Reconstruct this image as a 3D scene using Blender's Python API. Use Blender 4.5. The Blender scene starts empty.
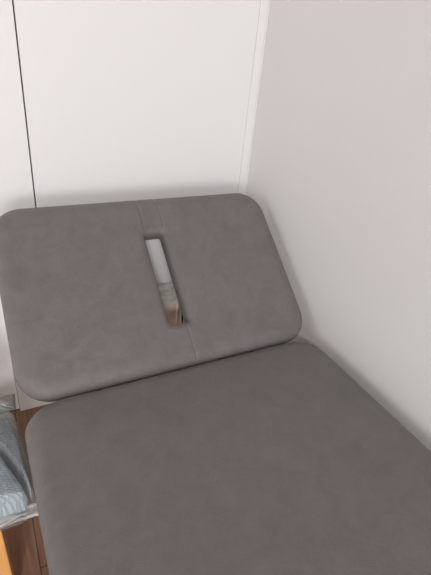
import bpy, bmesh, math, random
from mathutils import Vector, Matrix, noise

random.seed(4)
sc = bpy.context.scene
COL = sc.collection
S = 0.68                      # metres per camera-height unit above the couch top
ZC = 1.139                    # eye height

# ------------------------------------------------------------------ helpers
def link(name, bm, mat, parent=None, smooth=True):
    bmesh.ops.recalc_face_normals(bm, faces=bm.faces[:])
    me = bpy.data.meshes.new(name)
    bm.to_mesh(me); bm.free()
    for p in me.polygons: p.use_smooth = smooth
    me.materials.append(mat)
    o = bpy.data.objects.new(name, me)
    COL.objects.link(o)
    if parent: o.parent = parent
    return o

def empty(name, loc=(0, 0, 0), rz=0.0):
    o = bpy.data.objects.new(name, None)
    o.empty_display_size = 0.05
    o.location = loc; o.rotation_euler = (0, 0, rz)
    COL.objects.link(o)
    return o

def tag(o, label, cat, group=None):
    o['label'] = label; o['category'] = cat
    if group: o['group'] = group
    return o

def structure(o):
    o['kind'] = 'structure'
    return o

def box(bm, lo, hi, bev=0.0, seg=2):
    r = bmesh.ops.create_cube(bm, size=1.0)
    c = [(a + b) / 2 for a, b in zip(lo, hi)]
    s = [b - a for a, b in zip(lo, hi)]
    for v in r['verts']:
        v.co = Vector((c[0] + v.co.x * s[0], c[1] + v.co.y * s[1], c[2] + v.co.z * s[2]))
    if bev > 0:
        es = list({e for v in r['verts'] for e in v.link_edges})
        bmesh.ops.bevel(bm, geom=es, offset=bev, segments=seg, affect='EDGES', profile=0.5)
    return bm

def boxobj(name, lo, hi, mat, parent=None, bev=0.0, smooth=False):
    bm = bmesh.new(); box(bm, lo, hi, bev)
    return link(name, bm, mat, parent, smooth)

def tube(bm, pts, rad, n=12, cap=True):
    pts = [Vector(p) for p in pts]
    rings = []
    up = Vector((0, 0, 1))
    for i, p in enumerate(pts):
        d = (pts[min(i + 1, len(pts) - 1)] - pts[max(i - 1, 0)]).normalized()
        a = d.cross(up)
        if a.length < 1e-3: a = d.cross(Vector((0, 1, 0)))
        a.normalize(); b = d.cross(a).normalized()
        rings.append([bm.verts.new(p + (a * math.cos(2 * math.pi * k / n) + b * math.sin(2 * math.pi * k / n)) * rad) for k in range(n)])
    for i in range(len(rings) - 1):
        for k in range(n):
            bm.faces.new((rings[i][k], rings[i][(k + 1) % n], rings[i + 1][(k + 1) % n], rings[i + 1][k]))
    if cap:
        bm.faces.new(rings[0]); bm.faces.new(rings[-1])
    return bm

def rr(cx, cy, hx, hy, r, nx, ny, nc):
    """rounded rectangle, same point count and corner order for every size"""
    r = min(r, hx * 0.999, hy * 0.999)
    P = []
    def side(a, b, n):
        for i in range(n):
            t = i / n
            P.append((a[0] + (b[0] - a[0]) * t, a[1] + (b[1] - a[1]) * t))
    def arc(x, y, a0):
        for i in range(nc):
            a = a0 + math.pi / 2 * i / nc
            P.append((x + r * math.cos(a), y + r * math.sin(a)))
    x0, x1, y0, y1 = cx - hx, cx + hx, cy - hy, cy + hy
    side((x0 + r, y0), (x1 - r, y0), nx); arc(x1 - r, y0 + r, -math.pi / 2)
    side((x1, y0 + r), (x1, y1 - r), ny); arc(x1 - r, y1 - r, 0)
    side((x1 - r, y1), (x0 + r, y1), nx); arc(x0 + r, y1 - r, math.pi / 2)
    side((x0, y1 - r), (x0, y0 + r), ny); arc(x0 + r, y0 + r, math.pi)
    return P

def bridge(bm, A, B):
    n = len(A)
    for i in range(n):
        bm.faces.new((A[i], A[(i + 1) % n], B[(i + 1) % n], B[i]))

# ------------------------------------------------------------------ materials
def new_mat(name):
    m = bpy.data.materials.new(name); m.use_nodes = True
    nt = m.node_tree
    return m, nt, nt.nodes['Principled BSDF']

def simple(name, rgb, rough=0.5, metal=0.0, spec=0.5, bump=0.0, bscale=200.0, var=0.0, vscale=3.0):
    m, nt, b = new_mat(name)
    b.inputs['Base Color'].default_value = (*rgb, 1)
    b.inputs['Roughness'].default_value = rough
    b.inputs['Metallic'].default_value = metal
    b.inputs['Specular IOR Level'].default_value = spec
    tc = nt.nodes.new('ShaderNodeTexCoord')
    if bump > 0:
        n = nt.nodes.new('ShaderNodeTexNoise'); n.inputs['Scale'].default_value = bscale
        n.inputs['Detail'].default_value = 4
        nt.links.new(tc.outputs['Object'], n.inputs['Vector'])
        bp = nt.nodes.new('ShaderNodeBump'); bp.inputs['Strength'].default_value = bump
        bp.inputs['Distance'].default_value = 0.002
        nt.links.new(n.outputs['Fac'], bp.inputs['Height'])
        nt.links.new(bp.outputs['Normal'], b.inputs['Normal'])
    if var > 0:
        n = nt.nodes.new('ShaderNodeTexNoise'); n.inputs['Scale'].default_value = vscale
        n.inputs['Detail'].default_value = 6
        nt.links.new(tc.outputs['Object'], n.inputs['Vector'])
        r = nt.nodes.new('ShaderNodeValToRGB')
        r.color_ramp.elements[0].position = 0.35; r.color_ramp.elements[1].position = 0.65
        r.color_ramp.elements[0].color = (*[c * (1 - var) for c in rgb], 1)
        r.color_ramp.elements[1].color = (*[min(1, c * (1 + var)) for c in rgb], 1)
        nt.links.new(n.outputs['Fac'], r.inputs['Fac'])
        nt.links.new(r.outputs['Color'], b.inputs['Base Color'])
    return m

def leather(name, rgb):
    m, nt, b = new_mat(name)
    L = nt.links.new
    tc = nt.nodes.new('ShaderNodeTexCoord')
    big = nt.nodes.new('ShaderNodeTexNoise'); big.inputs['Scale'].default_value = 20
    big.inputs['Detail'].default_value = 9; big.inputs['Roughness'].default_value = 0.74
    big.inputs['Distortion'].default_value = 0.6
    L(tc.outputs['Object'], big.inputs['Vector'])
    cr = nt.nodes.new('ShaderNodeValToRGB')
    cr.color_ramp.elements[0].position = 0.34; cr.color_ramp.elements[1].position = 0.7
    cr.color_ramp.elements[0].color = (*[c * 0.89 for c in rgb], 1)
    cr.color_ramp.elements[1].color = (*[c * 1.13 for c in rgb], 1)
    L(big.outputs['Fac'], cr.inputs['Fac'])
    L(cr.outputs['Color'], b.inputs['Base Color'])
    v = nt.nodes.new('ShaderNodeTexVoronoi'); v.inputs['Scale'].default_value = 520
    L(tc.outputs['Object'], v.inputs['Vector'])
    n2 = nt.nodes.new('ShaderNodeTexNoise'); n2.inputs['Scale'].default_value = 260
    n2.inputs['Detail'].default_value = 3
    L(tc.outputs['Object'], n2.inputs['Vector'])
    mx = nt.nodes.new('ShaderNodeMath'); mx.operation = 'ADD'
    L(v.outputs['Distance'], mx.inputs[0]); L(n2.outputs['Fac'], mx.inputs[1])
    bp = nt.nodes.new('ShaderNodeBump'); bp.inputs['Strength'].default_value = 0.4
    bp.inputs['Distance'].default_value = 0.0012
    L(mx.outputs[0], bp.inputs['Height'])
    L(bp.outputs['Normal'], b.inputs['Normal'])
    rm = nt.nodes.new('ShaderNodeMapRange')
    rm.inputs['From Min'].default_value = 0.3; rm.inputs['From Max'].default_value = 0.7
    rm.inputs['To Min'].default_value = 0.36; rm.inputs['To Max'].default_value = 0.46
    L(big.outputs['Fac'], rm.inputs['Value']); L(rm.outputs['Result'], b.inputs['Roughness'])
    b.inputs['Specular IOR Level'].default_value = 0.28
    return m

def wood_floor(name):
    m, nt, b = new_mat(name)
    L = nt.links.new
    tc = nt.nodes.new('ShaderNodeTexCoord')
    mp = nt.nodes.new('ShaderNodeMapping'); mp.inputs['Rotation'].default_value = (0, 0, math.pi / 2)
    mp.inputs['Location'].default_value = (0.22, 0.0115, 0)
    L(tc.outputs['Object'], mp.inputs['Vector'])
    br = nt.nodes.new('ShaderNodeTexBrick')
    br.inputs['Color1'].default_value = (0.265, 0.147, 0.092, 1)
    br.inputs['Color2'].default_value = (0.33, 0.19, 0.125, 1)
    br.inputs['Mortar'].default_value = (0.06, 0.03, 0.018, 1)
    br.inputs['Scale'].default_value = 1.0
    br.inputs['Mortar Size'].default_value = 0.0012
    br.inputs['Brick Width'].default_value = 0.9
    br.inputs['Row Height'].default_value = 0.10
    L(mp.outputs['Vector'], br.inputs['Vector'])
    mp2 = nt.nodes.new('ShaderNodeMapping'); mp2.inputs['Scale'].default_value = (26, 2.4, 1)
    L(tc.outputs['Object'], mp2.inputs['Vector'])
    n = nt.nodes.new('ShaderNodeTexNoise'); n.inputs['Scale'].default_value = 2.2
    n.inputs['Detail'].default_value = 6; n.inputs['Distortion'].default_value = 1.6
    L(mp2.outputs['Vector'], n.inputs['Vector'])
    cr = nt.nodes.new('ShaderNodeValToRGB')
    cr.color_ramp.elements[0].position = 0.3; cr.color_ramp.elements[1].position = 0.7
    cr.color_ramp.elements[0].color = (0.66, 0.62, 0.60, 1)
    cr.color_ramp.elements[1].color = (1.08, 1.08, 1.08, 1)
    L(n.outputs['Fac'], cr.inputs['Fac'])
    mix = nt.nodes.new('ShaderNodeMix'); mix.data_type = 'RGBA'; mix.blend_type = 'MULTIPLY'
    mix.inputs['Factor'].default_value = 1.0
    L(br.outputs['Color'], mix.inputs['A']); L(cr.outputs['Color'], mix.inputs['B'])
    L(mix.outputs['Result'], b.inputs['Base Color'])
    b.inputs['Roughness'].default_value = 0.42
    return m

def wood(name, rgb, axis_scale=(3, 30, 30)):
    m, nt, b = new_mat(name)
    L = nt.links.new
    tc = nt.nodes.new('ShaderNodeTexCoord')
    mp = nt.nodes.new('ShaderNodeMapping'); mp.inputs['Scale'].default_value = axis_scale
    L(tc.outputs['Object'], mp.inputs['Vector'])
    n = nt.nodes.new('ShaderNodeTexNoise'); n.inputs['Scale'].default_value = 3
    n.inputs['Detail'].default_value = 5; n.inputs['Distortion'].default_value = 0.8
    L(mp.outputs['Vector'], n.inputs['Vector'])
    cr = nt.nodes.new('ShaderNodeValToRGB')
    cr.color_ramp.elements[0].position = 0.3; cr.color_ramp.elements[1].position = 0.7
    cr.color_ramp.elements[0].color = (*[c * 0.82 for c in rgb], 1)
    cr.color_ramp.elements[1].color = (*[c * 1.1 for c in rgb], 1)
    L(n.outputs['Fac'], cr.inputs['Fac']); L(cr.outputs['Color'], b.inputs['Base Color'])
    b.inputs['Roughness'].default_value = 0.45
    return m

def terry(name, rgb):
    m, nt, b = new_mat(name)
    L = nt.links.new
    tc = nt.nodes.new('ShaderNodeTexCoord')
    mp = nt.nodes.new('ShaderNodeMapping'); mp.inputs['Rotation'].default_value = (0, 0, 0.5)
    L(tc.outputs['Object'], mp.inputs['Vector'])
    br = nt.nodes.new('ShaderNodeTexBrick')
    br.inputs['Scale'].default_value = 1.0
    br.inputs['Brick Width'].default_value = 0.012; br.inputs['Row Height'].default_value = 0.0055
    br.inputs['Mortar Size'].default_value = 0.0016; br.inputs['Mortar Smooth'].default_value = 0.6
    br.inputs['Color1'].default_value = (*rgb, 1)
    br.inputs['Color2'].default_value = (*[c * 1.08 for c in rgb], 1)
    br.inputs['Mortar'].default_value = (*[c * 0.78 for c in rgb], 1)
    L(mp.outputs['Vector'], br.inputs['Vector'])
    L(br.outputs['Color'], b.inputs['Base Color'])
    n = nt.nodes.new('ShaderNodeTexNoise'); n.inputs['Scale'].default_value = 380
    L(tc.outputs['Object'], n.inputs['Vector'])
    sub = nt.nodes.new('ShaderNodeMath'); sub.operation = 'SUBTRACT'
    L(n.outputs['Fac'], sub.inputs[0]); L(br.outputs['Fac'], sub.inputs[1])
    bp = nt.nodes.new('ShaderNodeBump'); bp.inputs['Strength'].default_value = 0.6
    bp.inputs['Distance'].default_value = 0.0015
    L(sub.outputs[0], bp.inputs['Height']); L(bp.outputs['Normal'], b.inputs['Normal'])
    b.inputs['Roughness'].default_value = 0.9
    b.inputs['Specular IOR Level'].default_value = 0.15
    return m

def film(name, rgb, clear, rough=0.12, haze=0.0):
    """thin clear plastic film: see-through, with a sheen, a little milky"""
    m = bpy.data.materials.new(name); m.use_nodes = True
    nt = m.node_tree; nt.nodes.clear(); L = nt.links.new
    out = nt.nodes.new('ShaderNodeOutputMaterial')
    tr = nt.nodes.new('ShaderNodeBsdfTransparent'); tr.inputs['Color'].default_value = (0.97, 0.975, 0.975, 1)
    df = nt.nodes.new('ShaderNodeBsdfPrincipled')
    df.inputs['Base Color'].default_value = (*rgb, 1); df.inputs['Roughness'].default_value = rough
    df.inputs['Specular IOR Level'].default_value = 0.8
    tc = nt.nodes.new('ShaderNodeTexCoord')
    n = nt.nodes.new('ShaderNodeTexNoise'); n.inputs['Scale'].default_value = 34; n.inputs['Detail'].default_value = 5
    n.inputs['Distortion'].default_value = 1.5
    L(tc.outputs['Object'], n.inputs['Vector'])
    bp = nt.nodes.new('ShaderNodeBump'); bp.inputs['Strength'].default_value = 0.8; bp.inputs['Distance'].default_value = 0.004
    L(n.outputs['Fac'], bp.inputs['Height']); L(bp.outputs['Normal'], df.inputs['Normal'])
    fr = nt.nodes.new('ShaderNodeLayerWeight'); fr.inputs['Blend'].default_value = 0.25
    L(bp.outputs['Normal'], fr.inputs['Normal'])
    mr = nt.nodes.new('ShaderNodeMapRange')
    mr.inputs['To Min'].default_value = 1 - clear; mr.inputs['To Max'].default_value = min(1, 1 - clear + 0.35)
    L(fr.outputs['Fresnel'], mr.inputs['Value'])
    mx = nt.nodes.new('ShaderNodeMixShader')
    L(mr.outputs['Result'], mx.inputs['Fac']); L(tr.outputs[0], mx.inputs[1]); L(df.outputs[0], mx.inputs[2])
    L(mx.outputs[0], out.inputs['Surface'])
    return m

M = {}
M['leather'] = leather('grey_leatherette', (0.160, 0.146, 0.143))
M['thread'] = simple('seam_thread', (0.235, 0.222, 0.217), 0.6)
M['under'] = simple('black_lining', (0.03, 0.03, 0.03), 0.8)
M['steel'] = simple('white_painted_steel', (0.7, 0.69, 0.67), 0.35, 0.0)
M['chrome'] = simple('brushed_steel', (0.55, 0.55, 0.55), 0.3, 1.0)
M['rubber'] = simple('black_rubber', (0.02, 0.02, 0.02), 0.7)
M['door'] = simple('white_door_laminate', (0.775, 0.765, 0.765), 0.38, bump=0.03, bscale=60)
M['trimw'] = simple('white_trim_paint', (0.775, 0.765, 0.765), 0.4)
M['dark'] = simple('dark_gap', (0.05, 0.05, 0.055), 0.9)
M['wall'] = simple('pale_wallpaper', (0.73, 0.705, 0.70), 0.75, bump=0.12, bscale=420, var=0.012, vscale=2.5)
M['ceil'] = simple('ceiling_darkened', (0.33, 0.31, 0.29), 0.9)  # out of view; darkened to lessen its bounce onto the seat
M['floor'] = wood_floor('brown_wood_floor')
M['pine'] = wood('orange_wood', (0.85, 0.43, 0.15), (30, 30, 3))
M['tan'] = wood('tan_board', (0.66, 0.52, 0.44), (12, 12, 2))
M['greytop'] = simple('grey_green_lid', (0.58, 0.58, 0.54), 0.3, var=0.2, vscale=40)
M['edge'] = simple('pale_edge_band', (0.75, 0.70, 0.67), 0.4)
M['terry'] = terry('blue_grey_terry', (0.50, 0.585, 0.65))
M['terry2'] = terry('grey_terry', (0.36, 0.405, 0.43))
M['film'] = film('clear_plastic_film', (0.75, 0.76, 0.76), 0.94)
M['film2'] = film('milky_plastic_film', (0.20, 0.185, 0.185), 0.08, 0.3)
M['film3'] = film('green_tinged_film', (0.27, 0.29, 0.26), 0.25, 0.3)
M['crinkle'] = film('crinkled_plastic_film', (0.80, 0.74, 0.72), 0.62, 0.2)

# ------------------------------------------------------------------ the room
XR = 1.12 * S            # right wall
YB = 1.77 * S            # far wall (doors)
XL, YF, ZT = -1.75, -3.7, 2.45
TH = 0.08

def W(x, y, z):          # camera-height units (eye at origin) -> metres
    return Vector((x * S, y * S, ZC + z * S))

structure(boxobj('floor', (XL - TH, YF - TH, -0.06), (XR + TH, YB + 0.3, 0.0), M['floor']))
structure(boxobj('wall_right', (XR, YF - TH, 0.0), (XR + TH, YB + 0.3, ZT), M['wall']))
structure(boxobj('ceiling', (XL - TH, YF - TH, ZT), (XR + TH, YB + 0.3, ZT + 0.06), M['ceil']))
structure(boxobj('wall_back', (XL - TH, YB + 0.045, 0.0), (XR, YB + 0.12, ZT), M['dark']))
# white doors of the back wall, with the dark slit between them
xg = 0.1805 * S          # slit
xs = 0.0078 * S          # jamb edge further left
xt = 1.079 * S           # right-hand trim
d1 = structure(boxobj('door_1', (xg + 0.0016, YB, 0.002), (xt - 0.0004, YB + 0.035, ZT - 0.02), M['door'], bev=0.0006))
t2 = structure(boxobj('trim_2', (xs, YB - 0.001, 0.0), (xg - 0.0016, YB + 0.035, ZT), M['trimw'], bev=0.0012))
d2 = structure(boxobj('door_2', (XL, YB + 0.010, 0.002), (xs - 0.0012, YB + 0.040, ZT - 0.02), M['door'], bev=0.002))
t1 = structure(boxobj('trim_1', (xt, YB - 0.0015, 0.0), (XR - 0.0045, YB + 0.035, ZT), M['trimw'], bev=0.0008))
t3 = structure(boxobj('trim_3', (XR - 0.0045, YB - 0.004, 0.0), (XR, YB + 0.035, ZT), M['trimw'], bev=0.0008))
t4 = structure(boxobj('trim_4', (xg, YB - 0.001, ZT - 0.02), (xt, YB + 0.035, ZT), M['trimw']))

# ------------------------------------------------------------------ treatment couch
HXC = 0.5375 * S                    # centre line
couch = empty('treatment_couch', (HXC, 0.1 * S, 0.0))
tag(couch, 'grey leatherette treatment couch with raised headrest and narrow face slot along the right wall', 'couch')
cinv = Vector((HXC, 0.1 * S, 0.0))
ZTOP = ZC - S                      # couch top height

def pad_profile(th, r_top, r_bot, n=9, wide=1.0):
    """(inset, height) pairs from the underside up to the flat top"""
    pr = []
    for i in range(5):
        a = math.pi / 2 * i / 4
        pr.append((r_bot * (1 - math.sin(a)), r_bot * (1 - math.cos(a))))
    for i in range(n + 1):
        a = math.pi / 2 * i / n
        pr.append((r_top * wide * (1 - math.cos(a)), th - r_top + r_top * math.sin(a)))
    return pr

# --- seat cushion
def seat_bm():
    bm = bmesh.new()
    hx = 0.5335 * S; y1 = 1.088 * S; y0 = -0.95 * S
    cy = (y0 + y1) / 2; hy = (y1 - y0) / 2
    th, rt, rb = 0.068, 0.022, 0.008
    pr = pad_profile(th, rt, rb, 12, 1.6)
    rt = rt * 1.6
    R0 = 0.110 * S
    args = (36, 60, 14)
    rings = []
    for ins, h in pr:
        rings.append([bm.verts.new((x, y, h)) for x, y in rr(0, cy, hx - ins, hy - ins, R0 - ins, *args)])
    for i in range(len(rings) - 1): bridge(bm, rings[i], rings[i + 1])
    bm.faces.new(rings[0][::-1])
    prev = rings[-1]
    N = 16
    for k in range(1, N + 1):       # crowned top
        t = k / (N + 0.15)
        ins = rt + t * (hx - rt) * 0.99
        r = max(R0 - rt, 0.002) * (1 - t) + 0.002
        crown = 0.006 * (1 - (1 - min(1, t * 2.2)) ** 2)
        ring = [bm.verts.new((x, y, th + crown)) for x, y in rr(0, cy, hx - ins, hy - ins, r, *args)]
        bridge(bm, prev, ring); prev = ring
    bm.faces.new(prev)
    return bm
ZS = ZTOP - 0.071
seat = link('seat_cushion', seat_bm(), M['leather'], couch)
seat.location = Vector((HXC, 0, ZS)) - cinv

# --- headrest: local x across, y up the slope, z along the normal
TILT = math.radians(38)
HX0, SLOTX = 0.5375 * S, 0.5590 * S
SL = Vector((SLOTX - HXC, 0.339 * S))
SEAMS = (0.529 * S - HXC, 0.606 * S - HXC); shx, shy = 0.0325, 0.131
HH = 0.680 * S / 2
head_th = 0.046
def head_height(x, y):
    """dish of the padding top near the slot and tuck between the two seams above it"""
    dx = max(abs(x - SL.x) - shx, 0); dy = max(abs(y - SL.y) - shy, 0)
    d = math.hypot(dx, dy)
    h = 0.0045 * (1 - math.exp(-d / 0.022)) - 0.0045
    yt = y - (SL.y + shy)
    for sx in SEAMS:      # stitched grooves
        g = math.exp(-((x - sx) / 0.0042) ** 2)
        if yt > 0: h -= 0.0028 * g * min(1, yt / 0.02)
    if yt > 0 and abs(x - SL.x) < 0.05:
        h -= 0.0045 * math.exp(-((x - SL.x) / 0.026) ** 4) * math.exp(-yt / 0.035) * min(1, yt / 0.014)
    yb = (SL.y - shy) - y
    if yb > 0:
        g = min(1, yb / 0.02) * math.exp(-((x - SL.x - 0.016) / 0.0042) ** 2)
        h -= 0.0016 * g
    return h

def head_bm():
    bm = bmesh.new()
    args = (150, 90, 12)
    th, rt, rb = head_th, 0.024, 0.010
    R0 = 0.110 * S
    pr = pad_profile(th, rt, rb, 14, 1.7)
    out = []
    for ins, h in pr:
        out.append([(x, y, h) for x, y in rr(0.004 * S, HH, HX0 - ins, HH - ins, R0 - ins, *args)])
    rs = 0.005
    inn = []
    for ins, h in pad_profile(th, 0.019, 0.005, 10):
        inn.append([(x, y, h) for x, y in rr(SL.x, SL.y, shx - 0.008 + ins, shy - 0.008 + ins, rs + ins, *args)])
    top = []
    N = 34
    A, B = out[-1], inn[-1]
    for k in range(1, N):
        t = k / N
        top.append([(a[0] + (b[0] - a[0]) * t, a[1] + (b[1] - a[1]) * t, th) for a, b in zip(A, B)])
    loops = out + top + inn[::-1]
    V = []
    for lp in loops:
        ring = []
        for x, y, z in lp:
            w = max(0, min(1, (z - th * 0.45) / (th * 0.5)))
            ring.append(bm.verts.new((x, y, z + head_height(x, y) * w)))
        V.append(ring)
    for i in range(len(V) - 1): bridge(bm, V[i], V[i + 1])
    bridge(bm, V[-1], V[0])
    return bm
head = link('headrest', head_bm(), M['leather'], couch)
ca, sa = math.cos(TILT), math.sin(TILT)
hinge = Vector((HXC, 1.072 * S, ZTOP))
nrm = Vector((0, -sa, ca)); slope = Vector((0, ca, sa))
head.rotation_euler = (TILT, 0, 0)
head.location = hinge - nrm * (head_th + 0.001) - cinv

def on_head(x, y, lift=0.0006):
    e = min(y, 2 * HH - y); rt = 0.024
    z = head_th
    ew = rt * 1.7
    if e < ew: z = head_th - rt + rt * math.sqrt(max(0, 1 - (1 - e / ew) ** 2))
    t = min(1, max(0, (e - ew) / 0.05))
    return (x, y, z + head_height(x, y) + lift)
def seam(xoff, ya, yb):
    bm = bmesh.new()
    tube(bm, [on_head(SL.x + xoff, ya + (yb - ya) * i / 30) for i in range(31)], 0.0009, 6)
    return link('seam', bm, M['thread'], head)
seam(SEAMS[0] - SL.x, SL.y + shy + 0.002, 2 * HH - 0.006)
seam(SEAMS[1] - SL.x, SL.y + shy + 0.002, 2 * HH - 0.006)
seam(0.016, 0.006, SL.y - shy - 0.002)

# --- frame under the upholstery
def part(name, lo, hi, mat, bev=0.003):
    o = boxobj(name, lo, hi, mat, couch, bev)
    o.location = -cinv
    return o
yb_, yf_ = 1.0 * S, -0.85 * S
xa, xb = HXC - 0.27, HXC + 0.27
bm = bmesh.new()
for x in (xa, xb): box(bm, (x - 0.018, yf_, ZS - 0.042), (x + 0.018, yb_, ZS - 0.002), 0.003)
for y in (yf_, (yf_ + yb_) / 2, yb_): box(bm, (xa + 0.018, y - 0.018, ZS - 0.040), (xb - 0.018, y + 0.018, ZS - 0.004), 0.003)
o = link('frame', bm, M['steel'], couch, False); o.location = -cinv
for x in (xa, xb):
    for y in (yf_ + 0.08, yb_ - 0.08):
        lg = part('leg', (x - 0.017, y - 0.017, 0.012), (x + 0.017, y + 0.017, ZS - 0.042), M['steel'])
        bm = bmesh.new(); tube(bm, [(x, y, 0.0), (x, y, 0.014)], 0.022, 20)
        link('foot', bm, M['rubber'], lg, False)
for x in (HXC - 0.2, HXC + 0.2):
    bm = bmesh.new()
    p0 = Vector((x, yb_ - 0.02, ZS - 0.022)); p1 = hinge - nrm * (head_th + 0.012); p1.x = x
    tube(bm, [p0, p0 + Vector((0, 0.05, -0.004)), p1 + slope * 0.04, p1 + slope * 0.30], 0.011, 12)
    o = link('headrest_bracket', bm, M['steel'], couch); o.location = -cinv
    
# ------------------------------------------------------------------ low stool at the left with a bag of towels
SX, SY = -0.066, 0.626                       # its near right leg corner
STZ = ZC - 1.31 * S
stool = empty('wooden_stool', (SX - 0.17, SY + 0.14, 0))
tag(stool, 'low orange wooden stool under the bagged towels left of the couch', 'stool')
sinv = Vector(stool.location)
def spart(name, lo, hi, bev=0.003):
    o = boxobj(name, lo, hi, M['pine'], stool, bev); o.location = -sinv; return o
spart('seat', (SX - 0.34, SY - 0.002, STZ - 0.022), (SX, SY + 0.28, STZ))
for x in (SX - 0.335, SX - 0.045):
    for y in (SY, SY + 0.235):
        spart('leg', (x, y, 0.0), (x + 0.045, y + 0.04, STZ - 0.022))
spart('stretcher', (SX - 0.29, SY + 0.008, 0.09), (SX - 0.045, SY + 0.03, 0.13))
spart('stretcher', (SX - 0.29, SY + 0.245, 0.09), (SX - 0.045, SY + 0.265, 0.13))

def seg_dist(p, poly):
    best = 1e9; inside = False
    n = len(poly)
    for i in range(n):
        (ax, ay), (bx_, by) = poly[i], poly[(i + 1) % n]
        dx, dy = bx_ - ax, by - ay
        t = max(0, min(1, ((p[0] - ax) * dx + (p[1] - ay) * dy) / (dx * dx + dy * dy)))
        best = min(best, math.hypot(p[0] - ax - t * dx, p[1] - ay - t * dy))
        if (ay > p[1]) != (by > p[1]) and p[0] < ax + (p[1] - ay) * dx / dy: inside = not inside
    return best if inside else -best

def pad(poly, z0, th, r, step, wob):
    """a soft closed pad over an outline, rounded towards its rim; wob(x, y) adds folds"""
    bm = bmesh.new()
    xs_ = [p[0] for p in poly]; ys_ = [p[1] for p in poly]
    nx = int((max(xs_) - min(xs_)) / step) + 2; ny = int((max(ys_) - min(ys_)) / step) + 2
    D = {}
    for i in range(nx):
        for j in range(ny):
            D[i, j] = seg_dist((min(xs_) + i * step, min(ys_) + j * step), poly)
    T, B = {}, {}
    def vt(k):
        if k not in T:
            x, y = min(xs_) + k[0] * step, min(ys_) + k[1] * step
            q = max(0.0, min(1.0, D[k] / r))
            f = math.sqrt(1 - (1 - q) ** 2)
            T[k] = bm.verts.new((x, y, z0 + 0.002 + th * f + wob(x, y) * f))
            B[k] = bm.verts.new((x, y, z0))
        return T[k]
    cells = [(i, j) for i in range(nx - 1) for j in range(ny - 1)
             if all(D[i + a, j + b] > -step * 0.3 for a in (0, 1) for b in (0, 1))]
    cs = set(cells)
    for i, j in cells:
        q = [(i, j), (i + 1, j), (i + 1, j + 1), (i, j + 1)]
        bm.faces.new([vt(k) for k in q]); bm.faces.new([B[k] for k in q][::-1])
        for (di, dj), (k0, k1) in (((0, -1), (q[0], q[1])), ((1, 0), (q[1], q[2])), ((0, 1), (q[2], q[3])), ((-1, 0), (q[3], q[0]))):
            if (i + di, j + dj) not in cs: bm.faces.new((T[k1], T[k0], B[k0], B[k1]))
    return bm

def folds(a, k1, b, k2, seed):
    return lambda x, y: noise.noise(Vector((x * k1, y * k1, seed))) * a + noise.noise(Vector((x * k2, y * k2, seed + 3))) * b

zb = STZ + 0.003
PA = [(-0.36, 0.655), (-0.05, 0.640), (-0.018, 0.640), (-0.009, 0.650), (-0.016, 0.678), (-0.048, 0.772), (-0.107, 0.803), (-0.36, 0.809)]
PB = [(-0.006, 0.660), (0.001, 0.664), (-0.004, 0.746), (-0.010, 0.815), (-0.020, 0.855), (-0.36, 0.87), (-0.36, 0.8125), (-0.107, 0.8065), (-0.0455, 0.7745), (-0.0130, 0.681)]
th1 = link('folded_towel', pad(PA, zb, 0.060, 0.011, 0.0025, folds(0.006, 14, 0.002, 60, 1)), M['terry'])
tag(th1, 'larger pale blue-grey folded towel in the clear bag, nearer the front of the couch', 'towel')
th2 = link('folded_towel', pad(PB, zb, 0.070, 0.009, 0.0025, folds(0.005, 20, 0.002, 60, 7)), M['terry2'])
tag(th2, 'narrow darker grey folded towel squeezed against the couch side of the clear bag', 'towel')
PG = [(-0.38, 0.632), (-0.03, 0.626), (0.006, 0.634), (0.008, 0.70), (0.004, 0.80), (-0.008, 0.862), (-0.02, 0.872), (-0.38, 0.886)]
bag_mesh = pad(PG, STZ + 0.0008, 0.084, 0.014, 0.0025, folds(0.004, 30, 0.003, 90, 2))
PI_ = [(x + (0.003 if x < -0.2 else -0.0022), y + (0.0028 if y < 0.68 else (-0.0028 if y > 0.85 else 0))) for x, y in PG]
inner = pad(PI_, STZ + 0.0014, 0.0822, 0.014, 0.0025, folds(0.004, 30, 0.003, 90, 2))
tmp = bpy.data.meshes.new('inner'); inner.to_mesh(tmp); inner.free(); bag_mesh.from_mesh(tmp); bpy.data.meshes.remove(tmp)
bag = link('plastic_bag', bag_mesh, M['film'])
tag(bag, 'clear crinkled plastic bag holding the folded towels on the low stool', 'bag')

def sheet(fn, nu, nv, thick):
    bm = bmesh.new()
    G = [[bm.verts.new(fn(i / nu, j / nv)) for j in range(nv + 1)] for i in range(nu + 1)]
    F = [bm.faces.new((G[i][j], G[i + 1][j], G[i + 1][j + 1], G[i][j + 1])) for i in range(nu) for j in range(nv)]
    bmesh.ops.recalc_face_normals(bm, faces=bm.faces[:])
    bmesh.ops.solidify(bm, geom=bm.faces[:], thickness=thick)
    return bm
# loose crinkled mouth of the bag along the stool's front edge
def hem(u, v):
    x = -0.36 + 0.372 * u
    y = 0.642 - 0.020 * v + 0.004 * u
    z = STZ + 0.022 - 0.014 * v
    w = noise.noise(Vector((x * 40, v * 2, 1))) * 0.005 + noise.noise(Vector((x * 30 + v * 3, v * 7, 4))) * 0.006
    return (x, y + w * v * 0.6, z + w)
link('bag_hem', sheet(hem, 120, 16, 0.0006), M['crinkle'], bag)
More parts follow.
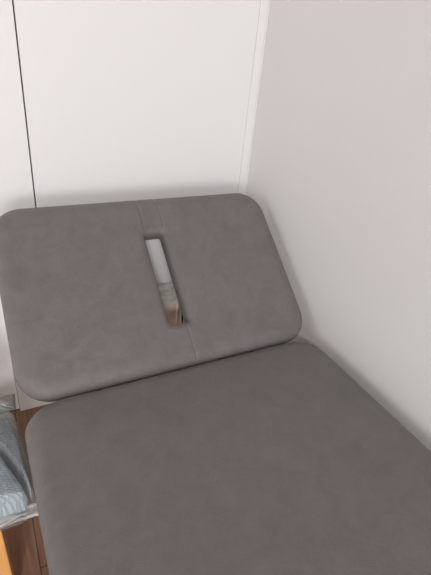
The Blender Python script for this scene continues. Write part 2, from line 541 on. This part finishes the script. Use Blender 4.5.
# folded corner of film standing up at the far end: an upper triangle and a paler lower one
FT = [Vector((-0.075, 0.905, STZ + 0.094)), Vector((-0.002, 0.902, STZ + 0.096)), Vector((-0.0053, 0.872, STZ + 0.076)), Vector((-0.075, 0.878, STZ + 0.068))]
def tri(name, p, q, r, dz, mat):
    def fn(u, v):
        w = p + (q - p) * u + (r - q) * (u * v)
        return w + Vector((0, 0, dz * math.sin(math.pi * u) * math.sin(math.pi * v)))
    bm = bmesh.new()
    n = 10
    G = {}
    for i in range(n + 1):
        for j in range(i + 1):
            G[i, j] = bm.verts.new(fn(i / n, j / i if i else 0))
    for i in range(n):
        for j in range(i + 1):
            bm.faces.new((G[i, j], G[i + 1, j], G[i + 1, j + 1]))
            if j < i: bm.faces.new((G[i, j], G[i + 1, j + 1], G[i, j + 1]))
    bmesh.ops.recalc_face_normals(bm, faces=bm.faces[:])
    bmesh.ops.solidify(bm, geom=bm.faces[:], thickness=0.0006)
    return link(name, bm, mat, bag)
tri('bag_flap', FT[0], FT[1], FT[2], 0.003, M['film2'])
tri('bag_flap', FT[0], FT[2], FT[3], -0.006, M['film3'])

# ------------------------------------------------------------------ box behind the headrest, seen through the slot
bx = empty('storage_box', (0.62 * S, 1.68 * S, 0))
tag(bx, 'tan upright box with pale strips and grey-green lid, seen through the headrest slot', 'box')
binv = Vector(bx.location)
zl = ZC - 1.08 * S
def bpart(name, lo, hi, mat, par=bx):
    o = boxobj(name, lo, hi, mat, par, 0.0015)
    o.location = -binv; return o
x0, x1, y0, y1 = 0.47 * S, 0.800 * S, 1.595 * S, 1.755 * S
bpart('body', (x0, y0, 0.0), (x1 - 0.004, y1, zl - 0.006), M['tan'])
bpart('lid', (x0 - 0.001, y0 - 0.002, zl - 0.006), (x1, y1, zl), M['greytop'])
for xx, ww in ((0.7215, 0.004), (0.741, 0.004), (0.764, 0.005)):
    bpart('edge_strip', (xx * S - ww / 2, y0 - 0.003, 0.0), (xx * S + ww / 2, y0 + 0.001, zl - 0.006), M['edge'])
bpart('groove', (0.751 * S - 0.002, y0 - 0.0006, 0.0), (0.751 * S + 0.002, y0 + 0.001, zl - 0.006), M['under'])

# ------------------------------------------------------------------ light
def area(name, loc, target, sx, sy, power, col):
    l = bpy.data.lights.new(name, 'AREA'); l.shape = 'RECTANGLE'; l.size = sx; l.size_y = sy
    l.energy = power; l.color = col
    o = bpy.data.objects.new(name, l); COL.objects.link(o)
    o.location = loc
    o.rotation_euler = (Vector(target) - Vector(loc)).to_track_quat('-Z', 'Y').to_euler()
    return o
area('window_daylight', (-1.72, 0.40, 0.80), (0.6, 0.50, 0.75), 1.5, 1.35, 13.5, (1.0, 0.985, 0.985))
area('rear_daylight', (-1.15, -3.55, 0.88), (0.25, 1.2, 0.85), 1.9, 1.3, 76, (1.0, 0.985, 0.98))
area('slot_fill_light', (-1.00, -2.62, 2.36), (0.46, 1.2, 0.53), 0.34, 0.34, 76, (1.0, 0.985, 0.98))  # added fill, no fixture: aimed through the slot to brighten the door behind
w = bpy.data.worlds.new('room_ambience'); sc.world = w; w.use_nodes = True
w.node_tree.nodes['Background'].inputs['Color'].default_value = (1.0, 0.97, 0.95, 1)
w.node_tree.nodes['Background'].inputs['Strength'].default_value = 0.06

# ------------------------------------------------------------------ camera
cam = bpy.data.cameras.new('camera'); co = bpy.data.objects.new('camera', cam); COL.objects.link(co)
cam.sensor_fit = 'VERTICAL'; cam.sensor_height = 24.0; cam.lens = 450.0 / 575.0 * 24.0
cam.clip_start = 0.02
R = Matrix(((0.88911518, 0.15393385, -0.43102038), (-0.44855986, 0.48017737, -0.75380618), (0.09092995, 0.86355895, 0.49598153)))
mw = R.to_4x4(); mw.translation = Vector((0, 0, ZC))
co.matrix_world = mw
sc.camera = co

vs = sc.view_settings
sc.display_settings.display_device = 'sRGB'
vs.view_transform = 'Standard'; vs.look = 'None'; vs.gamma = 1.0; vs.use_curve_mapping = False
vs.exposure = 0.0
